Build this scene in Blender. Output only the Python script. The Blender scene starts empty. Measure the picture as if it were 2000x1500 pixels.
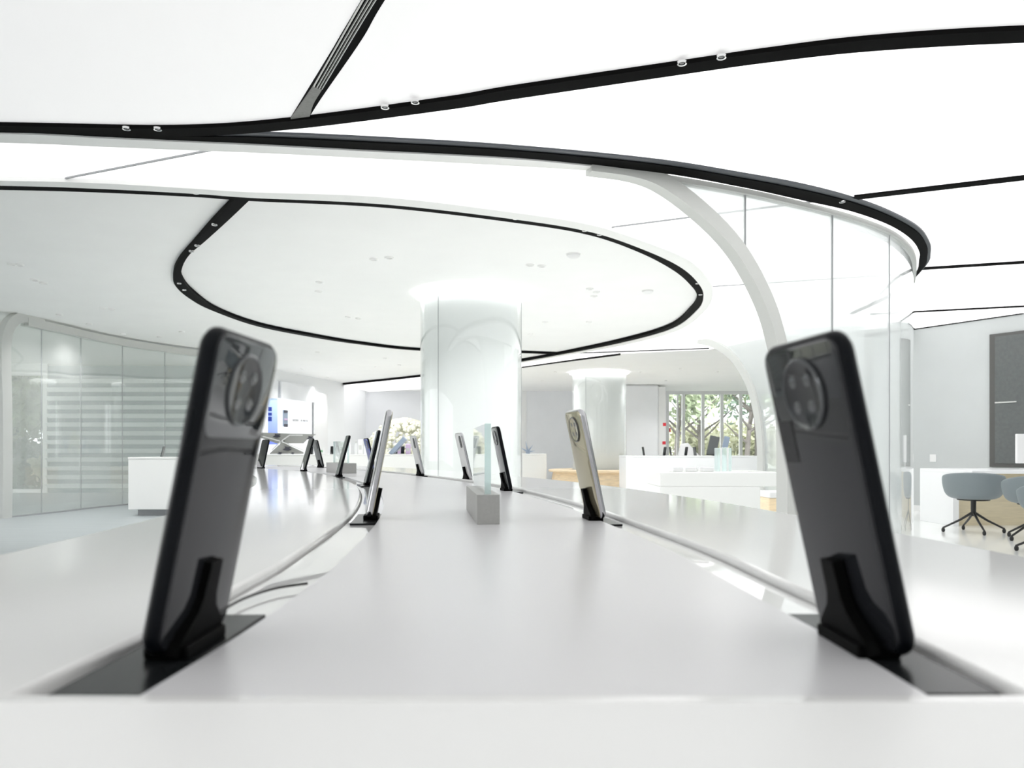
import bpy, bmesh, math, random
from mathutils import Vector, Matrix
random.seed(7)
sc = bpy.context.scene
# ------------------------------------------------------------------ camera
EYE = 1.0; CEIL = 3.0; TOP = 0.896
F = 1500.0; HZ = 879.0                      # focal length in pixels, horizon row
cam = bpy.data.cameras.new('camera'); cam.sensor_width = 36; cam.lens = 36 * F / 2000
cam.shift_y = (HZ - 750) / 2000; cam.clip_start = 0.02; cam.clip_end = 300
cam.dof.use_dof = True; cam.dof.focus_distance = 2.2; cam.dof.aperture_fstop = 9.5
co = bpy.data.objects.new('camera', cam); sc.collection.objects.link(co)
co.location = (0, 0, EYE); co.rotation_euler = (math.pi / 2, 0, 0); sc.camera = co
# ------------------------------------------------------------------ light
wd = bpy.data.worlds.new('sky'); sc.world = wd; wd.use_nodes = True
bg = wd.node_tree.nodes['Background']; bg.inputs[0].default_value = (0.98, 0.98, 1, 1); bg.inputs[1].default_value = 2.6
sl = bpy.data.lights.new('daylight_sun', 'SUN'); sl.energy = 4.0; sl.angle = 0.2
so = bpy.data.objects.new('daylight_sun', sl); sc.collection.objects.link(so); so.rotation_euler = (math.radians(40), 0, math.radians(-20))
PANEL = 0.95
DOWNLIGHT = 55.0            # watts of each small recessed ceiling lamp
sc.view_settings.view_transform = 'Standard'; sc.view_settings.look = 'None'
sc.view_settings.gamma = 1; sc.view_settings.exposure = 0.20; sc.view_settings.use_curve_mapping = False
sc.cycles.max_bounces = 12; sc.cycles.diffuse_bounces = 8; sc.cycles.transparent_max_bounces = 24
sc.cycles.sample_clamp_indirect = 6
# ------------------------------------------------------------------ materials
def mat(name, col, rough=0.5, metal=0.0, coat=0.0, emit=0.0, noise=0.0, nscale=8.0, spec=0.5, ecol=None, stretch=None, bump=0.0):
    m = bpy.data.materials.new(name); m.use_nodes = True
    nt = m.node_tree; b = nt.nodes['Principled BSDF']
    b.inputs['Base Color'].default_value = (*col, 1); b.inputs['Roughness'].default_value = rough
    b.inputs['Metallic'].default_value = metal; b.inputs['Coat Weight'].default_value = coat
    b.inputs['Specular IOR Level'].default_value = spec
    if emit:
        b.inputs['Emission Color'].default_value = (*(ecol or col), 1); b.inputs['Emission Strength'].default_value = emit
    if noise or bump:
        tc = nt.nodes.new('ShaderNodeTexCoord'); mp = nt.nodes.new('ShaderNodeMapping'); n = nt.nodes.new('ShaderNodeTexNoise')
        n.inputs['Scale'].default_value = nscale; n.inputs['Detail'].default_value = 4
        if stretch: mp.inputs['Scale'].default_value = stretch
        nt.links.new(tc.outputs['Object'], mp.inputs[0]); nt.links.new(mp.outputs[0], n.inputs['Vector'])
        if noise:
            r = nt.nodes.new('ShaderNodeValToRGB')
            r.color_ramp.elements[0].position = 0.3; r.color_ramp.elements[1].position = 0.7
            r.color_ramp.elements[0].color = (*[max(0, c * (1 - noise)) for c in col], 1)
            r.color_ramp.elements[1].color = (*[min(1, c * (1 + noise)) for c in col], 1)
            nt.links.new(n.outputs[0], r.inputs[0]); nt.links.new(r.outputs[0], b.inputs['Base Color'])
        if bump:
            bp = nt.nodes.new('ShaderNodeBump'); bp.inputs['Strength'].default_value = bump; bp.inputs['Distance'].default_value = 0.01
            nt.links.new(n.outputs[0], bp.inputs['Height']); nt.links.new(bp.outputs[0], b.inputs['Normal'])
    return m
def glass(name, tint, veil, vcol, gloss=0.04, rough=0.03):
    """thin architectural glass: clear, a milky interlayer (veil) and fresnel reflection"""
    m = bpy.data.materials.new(name); m.use_nodes = True; nt = m.node_tree; nt.nodes.clear()
    N = nt.nodes.new; out = N('ShaderNodeOutputMaterial'); tr = N('ShaderNodeBsdfTransparent'); df = N('ShaderNodeBsdfDiffuse'); tl = N('ShaderNodeBsdfTranslucent')
    gl = N('ShaderNodeBsdfGlossy'); m1 = N('ShaderNodeMixShader'); m2 = N('ShaderNodeMixShader'); m3 = N('ShaderNodeMixShader'); fr = N('ShaderNodeLayerWeight'); pw = N('ShaderNodeMath'); pw.operation = 'POWER'; pw.inputs[1].default_value = 4.5; ad = N('ShaderNodeMath')
    tr.inputs[0].default_value = (*tint, 1); df.inputs[0].default_value = (*vcol, 1); tl.inputs[0].default_value = (*vcol, 1)
    gl.inputs['Roughness'].default_value = rough; gl.inputs[0].default_value = (1, 1, 1, 1); fr.inputs[0].default_value = .5
    ad.inputs[1].default_value = gloss; ad.use_clamp = True
    m1.inputs[0].default_value = 0.5; m2.inputs[0].default_value = veil
    L = nt.links.new
    L(df.outputs[0], m1.inputs[1]); L(tl.outputs[0], m1.inputs[2]); L(tr.outputs[0], m2.inputs[1]); L(m1.outputs[0], m2.inputs[2])
    L(fr.outputs[1], pw.inputs[0]); L(pw.outputs[0], ad.inputs[0]); L(ad.outputs[0], m3.inputs[0]); L(m2.outputs[0], m3.inputs[1]); L(gl.outputs[0], m3.inputs[2]); L(m3.outputs[0], out.inputs[0])
    return m
M = {
 'dim': mat('white_ceiling_paint', (.93, .93, .92), .7, noise=.01, nscale=2),
 'lum': mat('luminous_ceiling_fabric', (.9, .9, .9), .6, emit=PANEL, ecol=(1, .985, .995)),
 'dimglow': mat('off_white_ceiling_added_glow', (.8, .8, .8), .7, emit=.36, ecol=(1, .985, .99)),  # plain ceiling with glow added to brighten it and the near table
 'lip': mat('white_trim_paint', (.90, .90, .885), .45),
 'black': mat('black_track', (.006, .006, .006), .6, spec=.02),
 'bevel': mat('dark_grey_track_edge', (.06, .066, .075), .4, spec=.3),
 'slotg': mat('grey_slot_metal', (.20, .20, .19), .5, noise=.12, nscale=60),
 'fin': mat('pale_fin_metal', (.7, .7, .68), .4),
 'seam': mat('thin_seam_grey', (.35, .36, .37), .6),
 'floor': mat('white_resin_floor', (.90, .91, .895), .14, noise=.01, nscale=1),
 'greyfloor': mat('pale_grey_floor', (.37, .40, .41), .35, noise=.07, nscale=3, stretch=(.4, 6, 1)),
 'wall': mat('white_wall_paint', (.90, .91, .92), .55),
 'greywall': mat('cool_grey_wall', (.84, .85, .875), .5, noise=.02, nscale=1.5),
 'wallr': mat('grey_partition_wall', (.56, .585, .585), .5, noise=.02, nscale=1.5),
 'frame': mat('pale_grey_frame_metal', (.58, .59, .57), .35),
 'framel': mat('light_frame', (.78, .79, .78), .35),
 'ring': mat('glossy_white_table_surface', (.78, .775, .77), .09),
 'panel': mat('satin_white_table_inlay', (.665, .66, .675), .26, noise=.01, nscale=2),
 'sheet': mat('satin_white_front_sheet', (.88, .88, .875), .45, spec=.3),
 'strip': mat('mirror_gloss_white_strip', (.84, .845, .84), .02, coat=.4),
 'gap': mat('shadow_gap', (.10, .10, .09), .5),
 'counter': mat('white_solid_counter', (.88, .88, .865), .2),
 'counterw': mat('white_cool_counter', (.89, .90, .91), .25),
 'wood': mat('pale_oak', (.86, .69, .47), .4, noise=.14, nscale=5, stretch=(1, 1, 12)),
 'beige': mat('beige_wood_panel', (.68, .60, .43), .45, noise=.06, nscale=5, stretch=(1, 1, 10)),
 'plate': mat('black_polished_plate', (.010, .011, .012), .22, spec=.1),
 'bracket': mat('black_bracket', (.002, .002, .002), .6, spec=.05),
 'pblack': mat('black_phone_metal', (.004, .005, .007), .35, spec=.12),
 'pback': mat('graphite_glass_back', (.016, .017, .020), .05, spec=.42),
 'pupper': mat('graphite_mirror_glass', (.05, .055, .06), .02, coat=1.0, metal=.3),
 'pgold': mat('champagne_mirror_glass', (.52, .47, .33), .07, metal=.75),
 'psilver': mat('polished_silver_metal', (.55, .55, .57), .1, metal=1),
 'pwhite': mat('pearl_white_glass', (.78, .79, .78), .06, coat=.5),
 'pblue': mat('deep_blue_glass', (.04, .07, .38), .06, coat=.5),
 'pgrey': mat('slate_grey_glass', (.13, .14, .14), .12, coat=.3),
 'screen': mat('dark_screen_glass', (.006, .006, .008), .03, coat=.5),
 'lens': mat('camera_lens_glass', (.01, .012, .02), .02, coat=1),
 'lring': mat('camera_ring_metal', (.10, .105, .11), .12, metal=.6),
 'label': mat('black_sticker', (.012, .012, .013), .5, bump=.4, nscale=900),
 'cable': mat('black_cable', (.01, .01, .01), .4),
 'block': mat('brushed_grey_block', (.40, .40, .385), .42, noise=.05, nscale=200),
 'blockt': mat('pale_block_side', (.80, .80, .79), .3),
 'chair': mat('blue_grey_shell', (.215, .25, .265), .5),
 'chairb': mat('black_chair_metal', (.012, .012, .012), .35),
 'darkglass': mat('dark_frosted_window', (.11, .12, .118), .28, noise=.1, nscale=20),
 'darkframe': mat('dark_grey_frame', (.09, .09, .085), .4),
 'white': mat('white_plastic', (.84, .84, .84), .35),
 'halo': mat('halo_light', (1, 1, 1), .5, emit=1.25, ecol=(1, 1, 1)),
 'backlit': mat('backlit_display_wall', (.6, .61, .63), .5, emit=.62, ecol=(.95, .97, 1)),
 'blueposter': None,
 'ink': mat('grey_print', (.45, .45, .47), .6),
 'darkink': mat('dark_print', (.06, .06, .08), .6),
 'louvre': mat('pale_louvre_slat', (.80, .84, .835), .5),
 'louvregap': mat('grey_green_louvre_backing', (.33, .39, .385), .7),
 'leafa': mat('pale_green_leaf', (.40, .47, .30), .6, noise=.35, nscale=1.2),
 'leafb': mat('deep_green_leaf', (.20, .29, .21), .6, noise=.3, nscale=1.2),
 'leafc': mat('yellow_green_leaf', (.58, .59, .40), .6, noise=.2, nscale=1.2),
 'bark': mat('grey_brown_bark', (.17, .15, .14), .8, noise=.2, nscale=5),
 'ground': mat('pale_paving_outside', (.33, .35, .28), .8, noise=.08, nscale=1),
 'petal': mat('cream_white_blossom', (.74, .74, .62), .6, noise=.08, nscale=12),
 'red': mat('red_sticker', (.75, .04, .06), .5),
 'pinkp': mat('lilac_plastic', (.62, .48, .68), .4),
 'greenp': mat('green_plastic', (.25, .5, .3), .4),
 'slate': mat('slate_blue_plastic', (.30, .36, .46), .35),
 'chrome': mat('chrome_ring', (.75, .75, .75), .1, metal=1),
 'gpart': glass('partition_glass', (.95, .965, .963), .42, (.88, .90, .90), .03),
 'gleft': glass('left_partition_glass', (.955, .975, .965), .22, (.97, .98, .975), .04),
 'gclear': glass('clear_glass', (.97, .985, .985), .04, (.92, .94, .94), .02),
 'gedge': glass('acrylic_edge', (.90, .97, .965), .30, (.88, .96, .955), .03),
 'gcol': glass('column_glass', (.965, .975, .973), .16, (.94, .95, .95), .03, .02),
 'colcore': mat('column_core_white', (.92, .925, .92), .25),
}
def poster_mat():
    m = mat('blue_gradient_print', (.3, .45, .85), .4); nt = m.node_tree; b = nt.nodes['Principled BSDF']
    tc = nt.nodes.new('ShaderNodeTexCoord'); sp = nt.nodes.new('ShaderNodeSeparateXYZ'); r = nt.nodes.new('ShaderNodeValToRGB')
    r.color_ramp.elements[0].color = (.16, .22, .75, 1); r.color_ramp.elements[1].color = (.50, .64, .82, 1)
    nt.links.new(tc.outputs['Generated'], sp.inputs[0]); nt.links.new(sp.outputs[2], r.inputs[0])
    nt.links.new(r.outputs[0], b.inputs['Base Color']); nt.links.new(r.outputs[0], b.inputs['Emission Color']); b.inputs['Emission Strength'].default_value = .35
    return m
M['blueposter'] = poster_mat()
# ------------------------------------------------------------------ helpers
LINK = sc.collection.objects.link
def tag(o, label=None, cat=None, group=None, kind=None):
    if label: o['label'] = label
    if cat: o['category'] = cat
    if group: o['group'] = group
    if kind: o['kind'] = kind
    return o
def thing(name, label, cat, loc=(0, 0, 0), rz=0, group=None):
    o = bpy.data.objects.new(name, None); LINK(o); o.location = loc; o.rotation_euler = (0, 0, rz); o.empty_display_size = .05
    return tag(o, label, cat, group)
def obj(name, bm, m, parent=None, smooth=False, bevel=0, seg=2, solid=0):
    bmesh.ops.recalc_face_normals(bm, faces=bm.faces)
    me = bpy.data.meshes.new(name); bm.to_mesh(me); bm.free()
    for k in (m if isinstance(m, (list, tuple)) else [m]): me.materials.append(M[k] if isinstance(k, str) else k)
    o = bpy.data.objects.new(name, me); LINK(o)
    if parent: o.parent = parent
    if smooth:
        for p in me.polygons: p.use_smooth = True
        try: me.set_sharp_from_angle(angle=math.radians(40))
        except Exception: pass
    if solid:
        s = o.modifiers.new('thickness', 'SOLIDIFY'); s.thickness = solid; s.offset = 0
    if bevel:
        b = o.modifiers.new('bevel', 'BEVEL'); b.width = bevel; b.segments = seg; b.limit_method = 'ANGLE'
    return o
def struct(name, bm, m, **k): return tag(obj(name, bm, m, **k), kind='structure')
def BM(): return bmesh.new()
def box(bm, x0, x1, y0, y1, z0, z1, mx=None):
    vs = [bm.verts.new((x, y, z)) for z in (z0, z1) for x, y in ((x0, y0), (x1, y0), (x1, y1), (x0, y1))]
    if mx is not None:
        for v in vs: v.co = mx @ v.co
    for f in ((0, 3, 2, 1), (4, 5, 6, 7), (0, 1, 5, 4), (1, 2, 6, 5), (2, 3, 7, 6), (3, 0, 4, 7)): bm.faces.new([vs[i] for i in f])
    return bm
def Box(*a, **k): return box(BM(), *a, **k)
def prism(bm, poly, z0, z1):
    a = [bm.verts.new((x, y, z0)) for x, y in poly]; b = [bm.verts.new((x, y, z1)) for x, y in poly]
    bm.faces.new(a[::-1]); bm.faces.new(b); n = len(a)
    for i in range(n): bm.faces.new((a[i], a[(i + 1) % n], b[(i + 1) % n], b[i]))
    return bm
def cr(pts, n=10):
    """Catmull-Rom through points"""
    P = [Vector(p) for p in pts]; out = []
    for i in range(len(P) - 1):
        a = P[i - 1] if i else P[0] * 2 - P[1]; b = P[i]; c = P[i + 1]; d = P[i + 2] if i + 2 < len(P) else P[-1] * 2 - P[-2]
        for k in range(n):
            t = k / n
            out.append(.5 * ((2 * b) + (c - a) * t + (2 * a - 5 * b + 4 * c - d) * t * t + (-a + 3 * b - 3 * c + d) * t ** 3))
    out.append(P[-1]); return out
def resample(P, n):
    L = [0]
    for a, b in zip(P, P[1:]): L.append(L[-1] + (b - a).length)
    out = []; j = 0
    for i in range(n):
        s = L[-1] * i / (n - 1)
        while j < len(P) - 2 and L[j + 1] < s: j += 1
        t = (s - L[j]) / max(1e-9, L[j + 1] - L[j]); out.append(P[j].lerp(P[j + 1], min(1, max(0, t))))
    return out
def C(px, py, z=CEIL):
    """plan point on the horizontal plane z for a measured direction"""
    D = F * (z - EYE) / (HZ - py); return (D * (px - 1000) / F, D)
def Cs(l, z=CEIL): return [C(x, y, z) for x, y in l]
def band(bm, A, B, z0, z1, n=14):
    A = cr(A, n); B = cr(B, n)
    vs = [[bm.verts.new((p.x, p.y, z)) for p in P for z in (z0, z1)] for P in (A, B)]
    a, b = vs
    for i in range(len(A) - 1):
        k = 2 * i
        for q in ((a[k], b[k], b[k + 2], a[k + 2]), (a[k + 1], a[k + 3], b[k + 3], b[k + 1]), (a[k], a[k + 2], a[k + 3], a[k + 1]), (b[k], b[k + 1], b[k + 3], b[k + 2])): bm.faces.new(q)
    for e in (0, len(a) - 2): bm.faces.new((a[e], a[e + 1], b[e + 1], b[e]))
    return bm
def normals(P):
    out = []
    for i in range(len(P)):
        t = (P[min(i + 1, len(P) - 1)] - P[max(i - 1, 0)]).normalized(); out.append(Vector((t.y, -t.x)))
    return out
def offs(P, d): return [p + n * d for p, n in zip(P, normals(P))]
def ribbon(bm, P, w0, w1, z0, z1):
    """ribbon swept between two offsets of plan curve P"""
    A = offs(P, w0); B = offs(P, w1)
    a = [bm.verts.new((p.x, p.y, z)) for p in A for z in (z0, z1)]; b = [bm.verts.new((p.x, p.y, z)) for p in B for z in (z0, z1)]
    for i in range(len(P) - 1):
        k = 2 * i
        for q in ((a[k], b[k], b[k + 2], a[k + 2]), (a[k + 1], a[k + 3], b[k + 3], b[k + 1]), (a[k], a[k + 2], a[k + 3], a[k + 1]), (b[k], b[k + 1], b[k + 3], b[k + 2])): bm.faces.new(q)
    for e in (0, len(a) - 2): bm.faces.new((a[e], a[e + 1], b[e + 1], b[e]))
    return bm
def lathe(bm, prof, n=48, c=(0, 0, 0), mx=None):
    rings = []
    for r, z in prof:
        vs = [bm.verts.new((c[0] + r * math.cos(2 * math.pi * i / n), c[1] + r * math.sin(2 * math.pi * i / n), c[2] + z)) for i in range(n)]
        if mx is not None:
            for v in vs: v.co = mx @ v.co
        rings.append(vs)
    for a, b in zip(rings, rings[1:]):
        for i in range(n): bm.faces.new((a[i], a[(i + 1) % n], b[(i + 1) % n], b[i]))
    for r in (rings[0], rings[-1]):
        try: bm.faces.new(r)
        except ValueError: pass
    return bm
def tube(bm, pts, r, n=8):
    P = [Vector(p) for p in pts]; rings = []; up = Vector((0, 0, 1))
    for i, p in enumerate(P):
        t = (P[min(i + 1, len(P) - 1)] - P[max(i - 1, 0)]).normalized()
        u = t.cross(up)
        if u.length < 1e-3: u = t.cross(Vector((1, 0, 0)))
        u.normalize(); v = t.cross(u); rr = r(i / (len(P) - 1)) if callable(r) else r
        rings.append([bm.verts.new(p + (u * math.cos(2 * math.pi * k / n) + v * math.sin(2 * math.pi * k / n)) * rr) for k in range(n)])
    for a, b in zip(rings, rings[1:]):
        for i in range(n): bm.faces.new((a[i], a[(i + 1) % n], b[(i + 1) % n], b[i]))
    bm.faces.new(rings[0]); bm.faces.new(rings[-1]); return bm
def dup(o, parent=None):
    c = o.copy(); LINK(c); c.parent = parent
    for ch in [k for k in o.children]: dup(ch, c)
    return c
def hit(px, P):
    """plan point where the sight line of column px meets plan polyline P"""
    k = (px - 1000) / F
    for a, b in zip(P, P[1:]):
        fa = a.x - k * a.y; fb = b.x - k * b.y
        if fa == 0: return a.copy()
        if fa * fb <= 0:
            t = fa / (fa - fb); return a.lerp(b, t)
    return (P[0] if abs(P[0].x - k * P[0].y) < abs(P[-1].x - k * P[-1].y) else P[-1]).copy()
def zat(py, D): return EYE + (HZ - py) * D / F
# ------------------------------------------------------------------ shell
struct('floor', Box(-16, 14, -9, 27.2, -.05, 0), 'floor')
struct('ceiling', Box(-16, 14, -9, 27.2, CEIL + .03, CEIL + .12), 'dim')
gf = [(-13.8, -2), (-1.1, -2), (-1.1, 1.2), (-2.0, 5.0), (-4.0, 8.6), (-4.6, 10.3), (-5.2, 12.5), (-6.0, 15.5), (-7.2, 17.9), (-13.8, 17.9)]
struct('trim_1', prism(BM(), gf, .0005, .006), 'greyfloor')
def wallseg(name, pts, z0=0, z1=CEIL + .05, m='wall', t=.12):
    return struct(name, ribbon(BM(), [Vector(p) for p in pts], 0, t, z0, z1), m)
wl_ = Box(-14.1, -14, -8, 18, 0, .1); box(wl_, -14.1, -14, -8, 18, 2.8, 3.05)
for k in range(14): box(wl_, -14.1, -14, -8 + 2 * k - .04, -7.96 + 2 * k, .1, 2.8)
struct('wall_left', wl_, 'framel')  # out of view; left open between mullions so the sky brightens the left side
wallseg('wall_behind', [(-14, -8), (12.5, -8)], t=.12)
wallseg('wall_right', [(9.5, 26.5), (9.5, 16), (6.3, 13.4), (6.66, 12.7), (7.5, 11.2), (10, 7), (12, 2), (12.5, -8)][::-1], m='wallr', t=.1)
WL = [Vector(p) for p in ((-7.3, 18.05), (-5.98, 19.5), (-5.1, 23.3), (-5.04, 26.5))]
struct('wall_niche', ribbon(BM(), WL, -.12, 0, 0, CEIL + .05), 'wall')
struct('wall_back', box(Box(-5.1, .30, 26.5, 26.62, 0, 3.05), .50, 5.3, 26.5, 26.62, 0, 3.05), 'greywall')
# ------------------------------------------------------------------ ceiling: luminous fields, slots, trims
S1t = Cs([(-500, 236), (0, 239), (345, 244), (570, 229), (870, 189), (1000, 167), (1330, 118), (1500, 93), (1700, 69), (2000, 50), (2500, 38)])
S1b = Cs([(-500, 248), (0, 252), (345, 260), (570, 246), (870, 208), (1000, 187), (1330, 138), (1500, 114), (1700, 92), (2000, 75), (2500, 62)])
S2o = Cs([(0, 246), (200, 252), (345, 257), (500, 257), (700, 265), (1000, 283), (1280, 310), (1451, 337), (1565, 358), (1662, 383), (1736, 410), (1793, 441), (1814, 468), (1818, 490), (1807, 519)]) + [(4.9, 9.8), (5.0, 11.2)]
S2i = Cs([(0, 252.5), (200, 262), (345, 269), (500, 276), (700, 287), (1000, 303), (1280, 331), (1451, 361), (1565, 386), (1662, 408), (1736, 435), (1778, 462), (1795, 487), (1795, 507), (1786, 535)]) + [(4.83, 9.8), (4.93, 11.2)]
S2m = [tuple(Vector(a).lerp(Vector(b), .28)) for a, b in zip(S2o, S2i)]
struct('trim_2', band(BM(), S1t, S1b, CEIL - .022, CEIL + .025), 'black')
struct('trim_3', band(BM(), S2m, S2i, CEIL - .02, CEIL + .025), 'black')
struct('trim_4', band(BM(), S2o, S2m, CEIL - .012, CEIL + .025), 'bevel')
# white lip under the big slot
LA = Cs([(-500, 244), (0, 252), (200, 261), (345, 268), (500, 275), (700, 286), (1000, 302), (1180, 319)])
LB = Cs([(-500, 262), (0, 270), (200, 278), (345, 284), (500, 290), (700, 300), (1000, 316), (1180, 327)])
struct('trim_5', band(BM(), LA, LB, CEIL - .03, CEIL + .02), 'lip')
# oval slot: upper/right arm
O3 = [(-500, 348), (0, 355), (190, 361), (380, 371), (490, 379), (750, 392), (1000, 421), (1150, 446), (1250, 479), (1325, 514), (1361, 545), (1374, 573), (1361, 603), (1310, 640), (1210, 668), (1088, 692), (1019, 704.5), (920, 718), (820, 735), (670, 751)]
I3 = [(-500, 358), (0, 366), (190, 371), (380, 380), (490, 388), (750, 401), (1000, 430), (1150, 455), (1250, 490), (1314, 524), (1346, 551), (1361, 575), (1349, 601), (1303, 637), (1206, 665), (1088, 690), (1019, 702.5), (920, 716), (820, 733.5), (670, 749.5)]
L3 = [(-500, 338), (0, 345), (190, 350), (380, 361), (490, 368), (750, 378), (1000, 408), (1150, 432), (1250, 463), (1340, 500), (1380, 536), (1392, 567), (1378, 602), (1322, 643), (1215, 672), (1088, 695), (1019, 706.5)]
struct('trim_6', band(BM(), Cs(O3), Cs(I3), CEIL - .02, CEIL + .025), 'black')
struct('trim_7', band(BM(), Cs(L3), Cs(O3[:len(L3)]), CEIL - .03, CEIL + .02), 'lip')
O4 = [(462, 382), (415, 430), (380, 470), (350, 505), (339, 530), (342, 555), (370, 581), (415, 605), (500, 635), (600, 655.5), (700, 671), (820, 683.5), (1000, 688), (1088, 691)]
I4 = [(492, 383), (445, 428), (401, 468), (370, 495), (356, 520), (356, 541), (377, 568), (425, 602.5), (505, 632), (603, 652.5), (702, 669), (820, 682), (1000, 686.7), (1088, 690)]
struct('trim_8', band(BM(), Cs(O4), Cs(I4), CEIL - .015, CEIL + .025), 'black')
# straight slots over the right side
for k, (a, b, w) in enumerate((((1668, 385), (2350, 305), .10), ((1800, 524), (2500, 480), .10), ((1700, 613), (2500, 572), .09), ((1560, 676), (1787, 643), .05), ((1787, 643), (2000, 612), .05), ((530, 724), (720, 768), .05), ((1088, 691), (1385, 680), .09), ((1195, 443), (1625, 388), .012), ((1392, 559), (1775, 534), .012), ((128, 347), (427, 289), .012))):
    A = Vector(C(*a)); B = Vector(C(*b))
    struct('trim_%d' % (9 + k), ribbon(BM(), [A, B], -w / 2, w / 2, CEIL - .01, CEIL + .025), 'black' if w > .03 else 'seam')
A = Vector(C(*(1019, 717.5))); 
struct('trim_19', band(BM(), Cs([(1019, 716.5), (1120, 702), (1212, 690)]), Cs([(1019, 718), (1120, 704.5), (1212, 693)]), CEIL - .01, CEIL + .025), 'black')
# diagonal slot with fins
sl_l = [C(880, -300), C(706, 0), C(653, 90), C(612, 166), C(568, 229)]
sl_r = [C(950, -300), C(752, 0), C(705, 80), C(631, 187), C(607, 224)]
slot = thing('slot_diffuser', 'dark diagonal ceiling slot with pale fins running up out of the picture', 'air slot')
obj('channel', band(BM(), sl_l, sl_r, CEIL + .0, CEIL + .028), 'black', slot)
obj('end_plate', band(BM(), [C(612, 166), C(590, 198), C(568, 229)], [C(629, 171), C(612, 200), C(605, 224)], CEIL - .012, CEIL + .0), 'slotg', slot)
def lerp2(a, b, t): return (a[0] + (b[0] - a[0]) * t, a[1] + (b[1] - a[1]) * t)
FL = [C(880, -300), C(706, 0), C(612, 166)]; FR = [C(925, -300), C(733, 0), C(630, 171)]
for t in (.02, .34, .62, .9):
    obj('fin', band(BM(), [lerp2(a, b, t) for a, b in zip(FL, FR)], [lerp2(a, b, t + .07) for a, b in zip(FL, FR)], CEIL - .012, CEIL + .0), 'fin', slot)
# luminous fields
def lum(label, poly, z=CEIL, m='lum'):
    o = obj('luminous_ceiling_panel', prism(BM(), poly, z + .002, z + .02), m)
    return tag(o, label, 'ceiling light')
def pl(P, n=10): return [tuple(p) for p in cr(P, n)]
E1 = [C(1668, 385), C(2350, 305)]; E2 = [C(1800, 524), C(2500, 480)]; E3 = [C(1787, 609), C(2500, 572)]
s1 = pl(S1b[2:]); s2 = pl(S2o[2:])
split = min(range(len(s2)), key=lambda i: abs(s2[i][0] - C(1668, 385)[0]) + abs(s2[i][1] - C(1668, 385)[1]))
e2i = min(range(len(s2)), key=lambda i: abs(s2[i][0] - C(1803, 523)[0]) + abs(s2[i][1] - C(1803, 523)[1]))
lum('wide glowing white ceiling field between the two long black slots', s1 + [(12, 5.0)] + [E1[1]] + s2[split::-1])
lum('glowing white ceiling bay behind the first straight black line at right', s2[split:e2i + 1] + [E2[1], E1[1]])
lum('glowing white ceiling bay between second and third straight black lines', s2[e2i:] + [(5.6, 11.3), E3[1], E2[1]])
lum('thin glowing white ceiling wedge just above the grey right wall', [(5.7, 11.3), C(1787, 642), C(1995, 612), C(2500, 572)])
s2b = pl(LB[:-1]) + pl(S2i[6:]); s3 = pl(Cs(L3))
far = [(5.6, 11.3), (6.2, 12.6), (4.6, 13.6), C(1385, 683), C(1212, 691), C(1120, 703), C(1019, 717.5), C(920, 735), C(820, 760), (-4.9, 26.4)] + [C(x, y) for x, y in O3[:-5:-1]]
lum('glowing white ceiling river curving around the grey oval', s2b + far + s3[::-1])
s1u = cr(S1t, 10); kk = min(range(len(s1u)), key=lambda i: (s1u[i] - Vector(C(568, 229))).length)
lum('off-white ceiling field with added glow, left of the diagonal finned slot', [(-9, 4.9), (-9, -6.5), (-2, -6.5), (C(880, -300)[0], C(880, -300)[1])] + [C(706, 0), C(653, 90), C(568, 229)] + [tuple(p) for p in s1u[kk:9:-1]], m='dimglow')
lum('off-white ceiling field with added glow, right of the diagonal finned slot', [tuple(p) for p in s1u[kk + 1:]] + [(11.5, 4.6), (11.5, -6.5), (-1.9, -6.5), C(950, -300), C(752, 0), C(631, 187), C(607, 224)], m='dimglow')
# recessed spots on the slots
def make_spot(r=.024):
    t = thing('track_spotlight', '', 'spotlight')
    obj('rim', lathe(BM(), [(r * .72, .004), (r * .72, -.006), (r, -.008), (r * 1.05, 0), (r * 1.05, .004)], 24), 'chrome', t, smooth=True)
    obj('lens', lathe(BM(), [(r * .68, .003), (r * .5, -.003), (.001, -.005)], 24), 'lens', t, smooth=True)
    return t
spot = make_spot()
names = [(247, 250, 'left one of the pair of silver spots at far left on the upper black slot'), (308, 251, 'right one of the pair of silver spots at far left on the upper black slot'),
 (752, 208, 'left one of the silver spot pair just right of the diagonal finned slot'), (811, 198, 'right one of the silver spot pair just right of the diagonal finned slot'),
 (1332, 122, 'left one of the silver spot pair at upper right on the rising black slot'), (1409, 110, 'right one of the silver spot pair at upper right on the rising black slot'),
 (383, 376, 'left spot just before the oval slot branches off'), (427, 378, 'right spot just before the oval slot branches off'),
 (795, 399, 'left spot of the pair on the top edge of the oval slot'), (838, 402, 'right spot of the pair on the top edge of the oval slot'),
 (1007, 426, 'single spot on the oval slot, above the glass column'), (1142, 449, 'left spot of the pair on the right shoulder of the oval slot'), (1171, 457, 'right spot of the pair on the right shoulder of the oval slot'),
 (419, 438, 'topmost silver spot on the left arm of the oval slot'), (385, 479, 'second silver spot down the left arm of the oval slot'), (374, 490, 'third silver spot down the left arm of the oval slot'),
 (350, 553, 'fourth silver spot down the left arm, at the bend of the oval'), (360, 566, 'lowest silver spot on the left arm of the oval slot'),
 (1362, 553, 'upper spot at the right tip of the oval slot'), (1368, 575, 'lower spot at the right tip of the oval slot'), (1645, 393, 'spot on the thick black slot where the straight line branches off')]
for i, (x, y, lb) in enumerate(names):
    s = spot if i == 0 else dup(spot); p = C(x, y, CEIL - .02); s.location = (p[0], p[1], CEIL - .021); s['label'] = lb; s['group'] = 'spotlights set in the black ceiling slots'
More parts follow.
